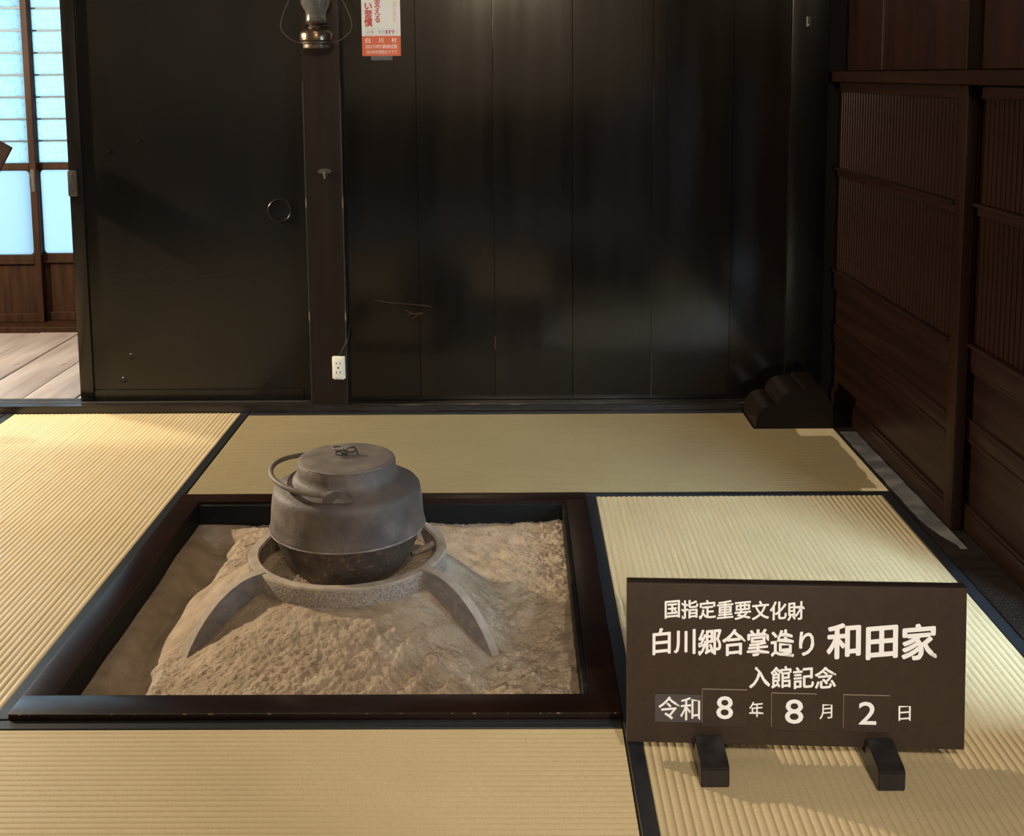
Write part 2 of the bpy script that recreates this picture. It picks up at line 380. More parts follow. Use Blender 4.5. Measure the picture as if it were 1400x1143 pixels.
# scratches worn into the planks and the door
def scratch(parent, pts, y, r, name='scratch', mt='scratch_gold'):
    p3 = [Vector((a, y, b)) for a, b in pts]
    return tube(name, spline(p3, 5), r, mt, parent, center=p3[0], seg=5)
scratch(wb, [(-0.55, 0.425), (-0.50, 0.415), (-0.44, 0.41), (-0.345, 0.40), (-0.33, 0.395)], 4.4185, 0.0008)
scratch(wb, [(-0.43, 0.385), (-0.40, 0.37), (-0.37, 0.375)], 4.4185, 0.0009)
scratch(wb, [(-0.40, 0.352), (-0.385, 0.365), (-0.36, 0.372)], 4.4185, 0.0009)
scratch(wb, [(-0.425, 0.36), (-0.41, 0.37), (-0.39, 0.368)], 4.4185, 0.0008)
scratch(wb, [(-0.086, 0.28), (-0.086, 0.25), (-0.086, 0.225)], 4.4185, 0.0009)
scratch(wb, [(-0.29, 0.30), (-0.287, 0.265), (-0.284, 0.235)], 4.4195, 0.0006)
tube('knot_hole', [Vector((-0.118 + 0.007 * math.cos(a * 0.7), 4.4185, 0.616 + 0.008 * math.sin(a * 0.7))) for a in range(8)], 0.0014, 'worn_edge', wb, center=(-0.118, 4.4185, 0.616), seg=5)

# far and side walls that close the room
wl = struct(box('wall_left', -3.75, -3.6, -1.7, 6.2, -0.02, 2.8, 'wainscot'), 'dark timber wall')
wr = struct(multi_box('wall_rear', [(-3.75, 1.45, -1.7, -1.6, 1.03, 2.8)], 'plaster'), 'pale plaster wall')
box('wainscot_panel', -3.6, 1.3, -1.6, -1.57, -0.02, 1.03, 'wainscot', wr)
ce = struct(box('ceiling', -3.9, 2.7, -1.8, 6.3, 2.8, 2.9, 'ceiling_wood'), 'dark board ceiling')
for i in range(9): box('ceiling_beam', -3.6, 1.3, -1.2 + i * 0.62, -1.1 + i * 0.62, 2.68, 2.8, 'ceiling_wood', ce)
struct(multi_box('wall_corridor', [(-3.6, -1.3, 4.44, 4.52, 1.95, 2.8), (-1.0, -0.9, 4.52, 6.2, -0.02, 2.8), (-3.7, -0.9, 5.82, 5.95, 1.80, 2.8), (-1.72, -0.9, 5.90, 6.0, -0.02, 1.80)], 'wainscot'), 'dark wall over the open passage')

# sills, post, column
sl = struct(box('trim_1', -3.6, 1.16, 4.358, 4.475, -0.02, 0.028, 'sill_wood', bevel=0.003), 'black lacquered door sill')
multi_box('worn_edge', [(-3.5, 0.9, 4.3565, 4.363, 0.0262, 0.0290)], 'sill_worn', sl)
for k in (4.402, 4.442): box('track_groove', -3.5, -0.81, k, k + 0.018, 0.0275, 0.0288, 'slot_dark', sl)
post = struct(box('trim_2', -0.793, -0.652, 4.366, 4.47, 0.020, 2.8, 'post_wood'), 'dark brown square post')
for xx in (-0.7915, -0.6535): box('worn_edge', xx - 0.0022, xx + 0.0022, 4.3655, 4.3675, 0.03, 1.26, 'worn_edge', post)
box('post_foot', -0.796, -0.649, 4.360, 4.47, -0.02, 0.022, 'post_wood', post, bevel=0.002)
colm = struct(box('trim_3', 1.026, 1.167, 4.40, 4.60, 0.0, 2.8, 'black_door', bevel=0.006, seg=2), 'blackened corner column')
box('keeper_plate', 1.078, 1.096, 4.392, 4.401, 1.445, 1.487, 'steel_plate', colm, bevel=0.003)
box('keeper_pin', 1.082, 1.092, 4.385, 4.395, 1.448, 1.460, 'steel_plate', colm, bevel=0.002)

# big black sliding door
d3 = struct(box('door_3', -1.655, -0.796, 4.438, 4.455, 0.07, 1.78, 'black_door'), 'large black lacquered sliding door')
box('stile', -1.705, -1.652, 4.425, 4.465, 0.026, 1.80, 'black_door', d3, bevel=0.006, seg=2)
box('stile', -0.83, -0.795, 4.430, 4.465, 0.026, 1.80, 'black_door', d3)
box('bottom_rail', -1.652, -0.83, 4.430, 4.463, 0.026, 0.072, 'black_door', d3, bevel=0.003)
box('top_rail', -1.652, -0.83, 4.430, 4.463, 1.75, 1.80, 'black_door', d3, bevel=0.003)
lathe('ring_pull', [(0.040, 0.0), (0.046, 0.0), (0.046, 0.006), (0.043, 0.009), (0.040, 0.006)], 'pull_black', d3, (-0.906, 4.438, 0.771), 32, closed=True).rotation_euler = (math.pi / 2, 0, 0)
lathe('pull_cup', [(0.0, 0.001), (0.040, 0.001), (0.040, 0.004)], 'black_door', d3, (-0.906, 4.438, 0.771), 32).rotation_euler = (math.pi / 2, 0, 0)
hp = box('edge_plate', -1.7075, -1.672, 4.419, 4.428, 0.832, 0.932, 'steel_plate', d3, bevel=0.006, seg=2, label='steel edge plate with two screws')
for zz in (0.853, 0.912):
    lathe('screw', [(0.0, 0.003), (0.004, 0.0025), (0.0055, 0.0)], 'wire_iron', hp, (-1.690, 4.419, zz), 12).rotation_euler = (math.pi / 2, 0, 0)
for (a, b, wd) in ((-1.437, 1.040, 0.011), (-1.55, 1.002, 0.010)):
    box('old_nail_slot', a - wd, a + wd, 4.4365, 4.4385, b - 0.005, b + 0.005, 'pure_black', d3)
    box('nail_head', a - 0.002, a + 0.002, 4.4355, 4.438, b - 0.002, b + 0.002, 'wire_iron', d3, bevel=0.001)
for (a, b) in ((-1.50, 0.205), (-1.535, 0.11)):
    lathe('old_hole', [(0.0, 0.0008), (0.006, 0.0008), (0.010, 0.002), (0.012, 0.0)], 'pull_black', d3, (a, 4.438, b), 14).rotation_euler = (math.pi / 2, 0, 0)
scratch(d3, [(-1.55, 0.53), (-1.49, 0.515), (-1.43, 0.52), (-1.37, 0.545), (-1.335, 0.585)], 4.4378, 0.00028, mt='cord_grey')
scratch(d3, [(-1.56, 0.475), (-1.45, 0.47), (-1.35, 0.475), (-1.27, 0.51), (-1.15, 0.525), (-1.02, 0.555)], 4.4378, 0.00028, mt='cord_grey')
lintel = struct(box('trim_4', -3.6, -0.70, 4.40, 4.50, 1.80, 1.96, 'sill_wood', bevel=0.004), 'black door head beam')

# ------------------------------------------------------------------ corridor glass doors
RW = 5.85 / 6.05
def wz(z): return CAM_H + (z - CAM_H) * RW
struct(box('trim_5', -3.6, -0.95, 5.695, 5.95, -0.02, 0.050, 'corridor_wood', bevel=0.003), 'worn wooden sill below the glass doors')
def rounded(x0, x1, z0, z1, r, n=5):
    pts = []
    for (cx_, cz_, a0) in ((x1 - r, z0 + r, -90), (x1 - r, z1 - r, 0), (x0 + r, z1 - r, 90), (x0 + r, z0 + r, 180)):
        for k in range(n + 1):
            a = math.radians(a0 + 90 * k / n); pts.append((cx_ + r * math.cos(a), cz_ + r * math.sin(a)))
    return pts
def glass_door(name, x0, x1, y, label):
    st = 0.034
    root = struct(box(name, x0, x1, y - 0.016, y + 0.016, 0.05, wz(0.054), 'corridor_wood', bevel=0.003), label)
    ztop = 1.80
    for a, b in ((x0, x0 + st), (x1 - st, x1)): box('stile', a, b, y - 0.018, y + 0.018, 0.05, ztop, 'corridor_wood', root, bevel=0.003)
    box('rail', x0 + st, x1 - st, y - 0.016, y + 0.016, wz(0.322), wz(0.366), 'corridor_wood', root, bevel=0.003)
    box('rail_ledge', x0 + st, x1 - st, y - 0.022, y - 0.014, wz(0.318), wz(0.330), 'corridor_wood', root, bevel=0.002)
    box('wood_panel', x0 + st, x1 - st, y - 0.004, y + 0.006, wz(0.05), wz(0.325), 'corridor_wood', root)
    box('rail', x0 + st, x1 - st, y - 0.016, y + 0.016, wz(0.809), wz(0.845), 'corridor_wood', root, bevel=0.003)
    box('top_rail', x0 + st, x1 - st, y - 0.016, y + 0.016, ztop - 0.04, ztop, 'corridor_wood', root, bevel=0.003)
    # clear lower pane behind a surround with rounded corners
    box('lower_pane', x0 + st, x1 - st, y + 0.004, y + 0.008, wz(0.36), wz(0.815), 'plain_frosted', root)
    bm = bmesh.new(); a0, a1, b0, b1 = x0 + st - 0.002, x1 - st + 0.002, wz(0.362), wz(0.811)
    inner = rounded(a0 + 0.004, a1 - 0.004, b0 + 0.004, b1 - 0.004, 0.022, 5)
    cxm, czm = (a0 + a1) / 2, (b0 + b1) / 2
    outer = [(a1 if px > cxm else a0, b1 if pz > czm else b0) for px, pz in inner]
    for yy in (y - 0.012,):
        vi = [bm.verts.new((px, yy, pz)) for px, pz in inner]; vo = [bm.verts.new((px, yy, pz)) for px, pz in outer]
        vb = [bm.verts.new((px, yy + 0.014, pz)) for px, pz in inner]
        n = len(vi)
        for i in range(n):
            j = (i + 1) % n
            bm.faces.new((vi[i], vi[j], vo[j], vo[i])); bm.faces.new((vi[i], vb[i], vb[j], vi[j]))
    bmesh.ops.dissolve_degenerate(bm, dist=1e-5, edges=bm.edges)
    link('pane_surround', bm_mesh(bm, 'pane_surround'), 'corridor_wood', root, (0, 0, 0))
    zs = [wz(0.845)] + [wz(0.845 + 0.1132 * k) for k in range(1, 8)] + [ztop - 0.04]
    for k in range(len(zs) - 1):
        box('pane', x0 + st, x1 - st, y + 0.002, y + 0.006, zs[k], zs[k + 1], 'frosted_glass', root)
        if k: box('glazing_bar', x0 + st, x1 - st, y - 0.008, y + 0.008, zs[k] - 0.0035, zs[k] + 0.0035, 'glazing_dark', root)
    return root
YG = 5.852
g1 = glass_door('window_1', -3.30, -2.402, YG - 0.02, 'wooden glass door with frosted panes, small keyhole slot')
g2 = glass_door('window_2', -2.44, -1.72, YG + 0.02, 'wooden glass door with frosted panes beside black door')
lk = box('lock_plate', -2.430, -2.409, YG - 0.0415, YG - 0.037, 0.715, 0.83, 'worn_edge', g1, bevel=0.002, label='worn lock plate with dark slot')
box('key_slot', -2.424, -2.415, YG - 0.0425, YG - 0.041, 0.745, 0.80, 'slot_dark', lk)
box('finger_pull', -2.4365, -2.433, YG - 0.04, YG - 0.0375, 0.74, 0.80, 'slot_dark', g1)

# ------------------------------------------------------------------ panelled sliding doors on the right
def lattice_door(name, y0, y1, x, label, z0=0.004):
    """door in a plane of constant x, its face looking at -x"""
    T = 0.030; st = 0.062
    root = struct(box(name, x + 0.012, x + 0.024, y0 + 0.01, y1 - 0.01, z0 + 0.02, 1.22, 'red_wood'), label)
    for a, b in ((y0, y0 + st), (y1 - st, y1)): box('stile', x, x + T, a, b, z0, 1.243, 'red_wood', root, bevel=0.004, seg=2)
    ya, yb = y0 + st, y1 - st
    def rail(zl, zh, xo=0.0): return box('rail', x + xo, x + T, ya, yb, zl, zh, 'red_wood_rail', root, bevel=0.004, seg=2)
    rail(z0, 0.066); rail(0.270, 0.312, 0.004); rail(0.468, 0.538); rail(0.890, 0.925); rail(1.205, 1.243)
    for zz in (0.538, 0.925): box('ledge', x - 0.011, x + 0.012, ya, yb, zz - 0.010, zz, 'red_wood_rail', root, bevel=0.003, seg=2)
    # moulded lower panels
    for (pa, pb) in ((0.066, 0.270), (0.312, 0.468)):
        box('lower_panel', x + 0.010, x + 0.016, ya, yb, pa, pb, 'red_wood_rail', root)
        for (u0, u1, v0, v1) in ((ya, yb, pa, pa + 0.012), (ya, yb, pb - 0.012, pb), (ya, ya + 0.012, pa, pb), (yb - 0.012, yb, pa, pb)):
            box('moulding', x + 0.002, x + 0.012, u0, u1, v0, v1, 'red_wood_rail', root, bevel=0.004, seg=2)
    # vertical slats
    pitch = 0.0305; n = int((yb - ya) / pitch); pitch = (yb - ya) / n
    for (zl, zh) in ((0.536, 0.892), (0.923, 1.207)):
        bm = bmesh.new(); hh = (zh - zl) / 2
        box_bm(bm, -0.0025, 0.0065, -0.0115, 0.0115, -hh, hh)
        bmesh.ops.bevel(bm, geom=[e for e in bm.edges if abs(e.verts[0].co.z - e.verts[1].co.z) > 0.01], offset=0.002, segments=1, affect='EDGES')
        me = bm_mesh(bm, 'slat'); me.materials.append(MAT['red_wood'])
        for k in range(n):
            link('slat', me, None, root, (x + 0.0095, ya + (k + 0.5) * pitch, (zl + zh) / 2))
    return root
lattice_door('door_1', 3.155, 4.600, XR, 'dark red-brown lattice door beside the corner column')
lattice_door('door_2', 2.655, 4.035, XR + 0.036, 'dark red-brown lattice door behind the corner lattice door')
beam = struct(box('trim_6', 1.178, 1.30, -1.6, 4.60, 1.243, 1.282, 'red_wood_rail', bevel=0.003), 'dark horizontal beam over lattice doors')
wrt = struct(multi_box('wall_right', [(1.262, 1.32, -1.6, 4.62, 1.282, 2.8), (1.262, 1.32, -1.6, 2.08, -0.02, 1.243), (1.20, 1.50, 4.61, 4.70, -0.02, 1.26)], 'wainscot'), 'dark timber wall above lattice doors')  # near lower piece is sized to narrow the unseen daylight opening
ups = [2.1, 2.45, 2.80, 3.14, 3.235, 3.62, 4.0, 4.46]
for i in range(len(ups) - 1):
    if i == 3: box('upright', 1.200, 1.262, 3.152, 3.222, 1.282, 2.78, 'red_wood', wrt, bevel=0.003)
    else: box('upper_panel', 1.238 + 0.002 * (i % 2), 1.263, ups[i] + 0.001, ups[i + 1] - 0.001, 1.284, 2.78, 'red_wood', wrt, bevel=0.002)
box('upright', 1.200, 1.262, 4.46, 4.53, 1.282, 2.78, 'red_wood', wrt, bevel=0.003)
struct(multi_box('wall_daylight_mask', [(1.32, 1.85, 0.55, 0.65, -0.02, 2.8), (1.32, 1.85, 4.30, 4.40, -0.02, 2.8), (1.78, 1.85, 2.02, 4.40, -0.02, 2.8), (1.78, 1.85, 0.55, 2.02, 1.75, 2.8)], 'wainscot'), 'unseen dark side passage walls shaped to narrow the daylight')  # added passage walls, their gap shaped to steer daylight onto the sign mat
rs = struct(multi_box('trim_7', [(1.142, 1.30, -1.6, 4.46, -0.03, 0.002)], 'sill_wood'), 'black lacquered sill below lattice doors')
# creased grey strip over the sill
bm = bmesh.new(); nn = 60; rows = []
for i in range(nn + 1):
    y = 3.02 + (4.06 - 3.02) * i / nn
    z = 0.0045 + 0.0022 * noise.noise(Vector((y * 11, 3, 0)))
    e = 0.003 * noise.noise(Vector((y * 17, 9, 0)))
    rows.append([bm.verts.new((1.148 + e + 0.05 * max(0, 1 - i / 14) ** 2, y, z)), bm.verts.new((1.168 + 0.034 * max(0, 1 - i / 14) ** 2, y, z + 0.002 * noise.noise(Vector((y * 23, 1, 0))))), bm.verts.new((1.188, y, z + 0.002 * noise.noise(Vector((y * 19, 5, 0))))), bm.verts.new((1.207, y, z))])
for a, b in zip(rows, rows[1:]):
    for k in range(3): bm.faces.new((a[k], a[k + 1], b[k + 1], b[k]))
r_ = bmesh.ops.solidify(bm, geom=list(bm.faces), thickness=0.001)
sill_strip = link('grey_strip', bm_mesh(bm, 'grey_strip', True), 'grey_sheet', None, (0, 0, 0))  # made-up strip standing in for the pale patch of the sill
tag(sill_strip, 'creased grey made-up strip over the pale patch of the black sill below lattice doors', 'plastic strip')

# ------------------------------------------------------------------ tatami mats
def tatami(x0, x1, y0, y1, axis, label, material, notch=None, heri=(True, True), hw=0.031, pitch=0.0155):
    """one mat: straw core, ridged rush surface, two cloth borders along its long sides"""
    c = Vector(((x0 + x1) / 2, (y0 + y1) / 2, 0.0))
    t = empty('tatami_mat', (c.x, c.y, -0.03))
    tag(t, label, 'tatami mat', 'tatami mats')
    g = 0.0012
    X0, X1, Y0, Y1 = x0 + g, x1 - g, y0 + g, y1 - g
    # core
    if notch: multi_box('straw_core', [(X0, notch[0], Y0, Y1, -0.029, -0.003), (notch[0], X1, Y0, notch[1], -0.029, -0.003)], material, t, (c.x, c.y, 0))
    else: box('straw_core', X0, X1, Y0, Y1, -0.029, -0.003, material, t)
    # ridged surface
    if axis == 'y': a0, a1, l0, l1 = X0 + (hw if heri[0] else 0), X1 - (hw if heri[1] else 0), Y0, Y1
    else: a0, a1, l0, l1 = Y0 + (hw if heri[0] else 0), Y1 - (hw if heri[1] else 0), X0, X1
    n = max(2, round((a1 - a0) / pitch)); p = (a1 - a0) / n
    prof = ((0.0, -0.0022), (0.12, -0.0009), (0.3, 0.0), (0.5, 0.0003), (0.7, 0.0), (0.88, -0.0009))
    def strip(a_lo, a_hi, l_lo, l_hi, bm):
        ks = max(1, int((l_hi - l_lo) / 0.12)); prev = None
        k0 = int(round((a_lo - a0) / p)); k1 = int(round((a_hi - a0) / p))
        seq = []
        for k in range(k0, k1):
            hgt = 0.0003 * random.uniform(-1, 1)
            for (u, z) in prof: seq.append((a0 + (k + u) * p, z + hgt))
        seq.append((a0 + k1 * p, -0.0022))
        for (a, z) in seq:
            cur = []
            for j in range(ks + 1):
                l = l_lo + (l_hi - l_lo) * j / ks
                co = (a, l, z) if axis == 'y' else (l, a, z)
                cur.append(bm.verts.new(Vector(co) - c))
            if prev:
                for j in range(ks): bm.faces.new((prev[j], prev[j + 1], cur[j + 1], cur[j]))
            prev = cur
    bm = bmesh.new()
    if notch:   # axis x only: rows beyond the notch are shorter
        am = a0 + round((notch[1] - a0) / p) * p
        strip(a0, am, l0, l1, bm); strip(am, a1, l0, notch[0], bm)
    else: strip(a0, a1, l0, l1, bm)
    bmesh.ops.recalc_face_normals(bm, faces=bm.faces)
    if sum(f.normal.z for f in bm.faces) < 0: bmesh.ops.reverse_faces(bm, faces=list(bm.faces))
    me = bpy.data.meshes.new('rush_surface'); bm.to_mesh(me); bm.free()
    me.polygons.foreach_set('use_smooth', [True] * len(me.polygons))
    link('rush_surface', me, material, t, c)
    for s in (0, 1):
        if not heri[s]: continue
        if axis == 'y':
            a, b = (X0, X0 + hw) if s == 0 else (X1 - hw, X1)
            box('cloth_border', a, b, Y0, Y1, -0.028, 0.0012, 'heri', t, bevel=0.0012)
        else:
            a, b = (Y0, Y0 + hw) if s == 0 else (Y1 - hw, Y1)
            box('cloth_border', X0, (notch[0] if notch and s == 1 else X1), a, b, -0.028, 0.0012, 'heri', t, bevel=0.0012)
    return t
NX, NY = 0.853, 4.112
tatami(-1.968, HX0 - 0.001, 2.200, YW, 'y', 'pale tatami mat along the side of the hearth before the open passage', 'rush_y')
tatami(HX0 + 0.001, 1.140, HY1 + 0.001, YW, 'x', 'wide tatami mat between the hearth and the black plank wall', 'rush_back_shaded', notch=(NX, NY))
tatami(HX1 + 0.001, 1.140, 1.62, HY1, 'y', 'tatami mat under the brown sign beside the lattice doors', 'rush_y')
tatami(-1.968, HX1 - 0.001, 1.255, HY0 - 0.001, 'x', 'tatami mat in front of the hearth with ridges parallel to it', 'rush_x')
tatami(-2.94, -1.970, 2.200, YW, 'y', 'tatami mat of which a black border corner shows beside the passage', 'rush_y')
tatami(-2.94, -1.970, 0.3, 2.198, 'y', 'tatami mat two mats away from the sign, ridges towards the passage', 'rush_y')
tatami(-1.968, HX1 - 0.001, 0.3, 1.253, 'x', 'tatami mat one row further from the hearth than the front mat', 'rush_x')
tatami(HX1 + 0.001, 1.140, -0.3, 1.618, 'y', 'tatami mat at the near end of the sign mat, by the rear wall', 'rush_y')

# ------------------------------------------------------------------ hearth
hf = empty('hearth_frame', ((HX0 + HX1) / 2, (HY0 + HY1) / 2, -0.03))
tag(hf, 'dark red-brown lacquered wooden frame around the sunken ash hearth', 'hearth')
ZT = 0.014
box('frame_rail', HX0, HX1, HY0, IY0, -0.06, ZT, 'frame_lacquer', hf, bevel=0.0025, seg=2)
box('frame_rail', HX0, HX1, IY1 + 0.012, HY1, -0.06, ZT, 'frame_lacquer', hf, bevel=0.0025, seg=2)
box('frame_rail', HX0, IX0 - 0.004, IY0, IY1 + 0.012, -0.06, ZT - 0.0004, 'frame_lacquer', hf, bevel=0.0025, seg=2)
box('frame_rail', IX1 + 0.012, HX1, IY0, IY1 + 0.012, -0.06, ZT - 0.0004, 'frame_lacquer', hf, bevel=0.0025, seg=2)
# worn bright arris and inner lining with its own small lip
box('worn_edge', HX0 + 0.003, HX1 - 0.003, HY0 - 0.0006, HY0 + 0.002, ZT - 0.003, ZT - 0.0006, 'worn_edge', hf)
box('lining', IX0 - 0.004, IX1 + 0.012, IY1, IY1 + 0.012, -0.20, ZT - 0.008, 'frame_inner', hf, bevel=0.002)
box('lining', IX0 - 0.016, IX0 - 0.0035, IY0, IY1, -0.20, ZT - 0.001, 'frame_inner', hf, bevel=0.002)
box('lining', IX1, IX1 + 0.012, IY0, IY1, -0.20, ZT - 0.004, 'frame_inner', hf, bevel=0.002)
box('lining', IX0 - 0.004, IX1 + 0.012, IY0 - 0.012, IY0, -0.20, ZT - 0.006, 'frame_inner', hf, bevel=0.002)

KX, KY = -0.428, 2.812       # kettle and trivet centre
def ash_h(x, y):
    v = Vector((x, y, 0))
    dl, dr, dbk, dfr = x - IX0, IX1 - x, IY1 - y, y - IY0
    z = -0.052 + 0.010 * noise.noise(v * 4.0)
    # raked trough along the left side, bank beside it
    wob = 0.028 * noise.noise(Vector((x * 3, y * 9, 2))) + 0.016 * noise.noise(Vector((x * 10, y * 40, 7)))
    t = min(1, max(0, (dl - 0.10 - wob) / 0.05)); z += -0.046 * (1 - t * t * (3 - 2 * t)) * min(1, max(0, (dbk - 0.01) / 0.12))
    t = min(1, max(0, (dl - 0.02) / 0.07)); z += 0.044 * (1 - t * t * (3 - 2 * t)) * min(1, max(0, (dbk - 0.01) / 0.12))
    # right: hollow between the trivet leg and the frame
    gx, gy = (x - 0.02) / 0.10, (y - 2.66) / 0.13
    z -= 0.030 * math.exp(-(gx * gx + gy * gy))
    gx, gy = (x + 0.02) / 0.14, (y - 2.98) / 0.09
    z += 0.012 * math.exp(-(gx * gx + gy * gy))
    # mound carrying the trivet
    dx, dy = x - KX, y - KY
    ang = math.atan2(dy, dx); r = math.hypot(dx, dy * (0.92 if dy < 0 else 1.05))
    r *= 1 + 0.06 * noise.noise(Vector((math.cos(ang) * 2, math.sin(ang) * 2, 5)))
    front = max(0.0, -math.sin(ang)) ** 2
    right_ = max(0.0, math.cos(ang)) * (1 - front); left_ = max(0.0, -math.cos(ang)) * (1 - front)
    slope = 0.44 - 0.14 * front + 0.40 * right_ + 0.22 * left_
    mz = 0.052 - slope * max(0.0, r - (0.245 + 0.03 * front))
    mz += 0.008 * math.exp(-((r - 0.2) / 0.05) ** 2) - 0.015 * math.exp(-(r / 0.14) ** 4)
    for la in LEGS:      # ash heaped against the legs
        d = abs((ang - la + math.pi) % (2 * math.pi) - math.pi)
        mz -= 0.010 * math.exp(-(d / 0.16) ** 2) * min(1, max(0, (r - 0.30) / 0.08))
    k = 0.012; h = max(0, k - abs(z - mz)) / k
    z = max(z, mz) + h * h * k * 0.25
    # lumps and grain
    rough = 0.65 + 0.5 * min(1, max(0, (x + 0.12) / 0.1)) + (0.4 if dfr < 0.25 and dl > 0.12 else 0)
    smooth_left = min(1, max(0.12, (dl - 0.11) / 0.05))
    z += smooth_left * rough * ((0.0075 if x > -0.08 or dbk < 0.35 else 0.0035) * noise.noise(v * 22) + 0.0040 * noise.noise(v * 48) + 0.0042 * noise.noise(v * 105) + 0.0026 * noise.noise(v * 190))
    # dug pocks behind right of the trivet
    pk = math.exp(-(((x + 0.10) / 0.07) ** 2 + ((y - 3.12) / 0.07) ** 2)); z -= pk * 0.02 * max(0, noise.noise(v * 34) + 0.2)
    pk = math.exp(-(((x + 0.72) / 0.05) ** 2 + ((y - 3.2) / 0.06) ** 2)); z -= pk * 0.02 * max(0, noise.noise(v * 34) + 0.2)
    # finger furrows down the front right
    if dfr < 0.33 and x > -0.35:
        fw = min(1, (0.33 - dfr) / 0.1) * min(1, (x + 0.35) / 0.12)
        z += fw * 0.0035 * math.sin((x * 0.8 - y * 0.45) * 120 + 5 * noise.noise(v * 6))
    return min(z, 0.06)
LEGS = (math.radians(218), math.radians(327), math.radians(88))
NG = 300
verts, faces = [], []
for j in range(NG + 1):
    for i in range(NG + 1):
        x = IX0 - 0.003 + (IX1 - IX0 + 0.003) * i / NG; y = IY0 + (IY1 - IY0) * j / NG
        verts.append((x - KX, y - KY, ash_h(x, y)))
for j in range(NG):
    for i in range(NG):
        a = j * (NG + 1) + i; faces.append((a, a + 1, a + NG + 2, a + NG + 1))
# skirt and bottom so the bed is a solid body
def vi(i, j): return j * (NG + 1) + i
rim = [vi(i, 0) for i in range(NG)] + [vi(NG, j) for j in range(NG)] + [vi(i, NG) for i in range(NG, 0, -1)] + [vi(0, j) for j in range(NG, 0, -1)]
b0 = len(verts)
for k in rim: verts.append((verts[k][0], verts[k][1], -0.19))
nr = len(rim)
for k in range(nr): faces.append((rim[k], b0 + k, b0 + (k + 1) % nr, rim[(k + 1) % nr]))
faces.append(tuple(b0 + k for k in range(nr))[::-1])
me = bpy.data.meshes.new('ash_bed'); me.from_pydata(verts, [], faces); me.update()
me.polygons.foreach_set('use_smooth', [True] * len(me.polygons))
ash = link('ash_bed', me, 'ash', None, (KX, KY, 0)); ash['kind'] = 'stuff'
tag(ash, 'heaped beige ash filling the sunken hearth', 'ash')

# trivet: ring with three arched legs
tv = empty('iron_trivet', (KX, KY, -0.06))
tag(tv, 'ash-covered round iron trivet on three arched legs in the hearth', 'trivet')
bm = bmesh.new(); seg = 96; sect = [(0.220, 0.060), (0.2455, 0.058), (0.2465, 0.100), (0.2435, 0.1045), (0.2235, 0.105), (0.2195, 0.101)]
rings = []
for k in range(seg):
    a = 2 * math.pi * k / seg; wv = 0.0016 * noise.noise(Vector((math.cos(a) * 4, math.sin(a) * 4, 0))); rings.append([bm.verts.new(((r + wv) * math.cos(a), (r + wv) * math.sin(a), z + wv)) for r, z in sect])
for k in range(seg):
    a, b = rings[k], rings[(k + 1) % seg]
    for i in range(6):
        f = bm.faces.new((a[i], b[i], b[(i + 1) % 6], a[(i + 1) % 6]))
        f.material_index = 1 if i in (2, 3, 4) else 0
me = bm_mesh(bm, 'ring', True); me.materials.append(MAT['trivet_side']); me.materials.append(MAT['trivet_top'])
link('ring', me, None, tv, (KX, KY, 0))
for la in LEGS:
    outer = spline([(0.235, 0, 0.107), (0.290, 0, 0.101), (0.345, 0, 0.073), (0.392, 0, 0.028), (0.428, 0, -0.025), (0.452, 0, -0.080)], 5)
    inner = spline([(0.236, 0, 0.060), (0.270, 0, 0.052), (0.309, 0, 0.030), (0.346, 0, -0.006), (0.380, 0, -0.046), (0.404, 0, -0.088)], 5)
    bm = bmesh.new(); hw = 0.013; L = []
    ca, sa = math.cos(la), math.sin(la)
    for o_, i_ in zip(outer, inner):
        L.append([bm.verts.new((p.x * ca - s * sa, p.x * sa + s * ca, p.z)) for p, s in ((o_, -hw), (o_, hw), (i_, hw), (i_, -hw))])
    for a, b in zip(L, L[1:]):
        for i in range(4):
            f = bm.faces.new((a[i], b[i], b[(i + 1) % 4], a[(i + 1) % 4])); f.material_index = 1 if i == 0 else 0
    bm.faces.new(L[0]); bm.faces.new(L[-1][::-1])
    bmesh.ops.bevel(bm, geom=[e for e in bm.edges if len(e.link_faces) == 2 and e.calc_face_angle(0) > 0.9], offset=0.003, segments=2, affect='EDGES')
    me = bm_mesh(bm, 'leg', True); me.materials.append(MAT['trivet_leg']); me.materials.append(MAT['trivet_top'])
    link('leg', me, None, tv, (KX, KY, 0))
for la in (LEGS[0] + 0.9, LEGS[1] + 0.9, LEGS[2] + 0.9):      # inner claws that carry the kettle
    ca, sa = math.cos(la), math.sin(la)
    tube('claw', [(KX + r * ca, KY + r * sa, z) for r, z in ((0.226, 0.085), (0.19, 0.072), (0.162, 0.064))], [0.009, 0.008, 0.006], 'trivet_side', tv, (KX, KY, 0.07), 8)

# kettle
kt = empty('iron_kettle', (KX, KY, 0.036))
tag(kt, 'large dusty cast iron kettle with lid and folded bail handle', 'kettle')
Z0 = 0.0
up_prof = [(0.1855, 0.164), (0.192, 0.166), (0.1935, 0.171), (0.1905, 0.178), (0.189, 0.195), (0.187, 0.225), (0.184, 0.252), (0.1815, 0.263), (0.176, 0.270), (0.166, 0.2755), (0.150, 0.284), (0.132, 0.293), (0.126, 0.298), (0.1225, 0.310), (0.1215, 0.330), (0.119, 0.333), (0.113, 0.331), (0.112, 0.31)]
lathe('body', up_prof, 'kettle_iron', kt, (KX, KY, 0), 96)
low_prof = [(0.0, 0.038), (0.09, 0.039), (0.118, 0.048), (0.138, 0.068), (0.155, 0.094), (0.169, 0.122), (0.181, 0.152), (0.186, 0.1655)]
lathe('base', low_prof, 'kettle_base', kt, (KX, KY, 0), 96, label='soot-dark rounded base of the kettle')
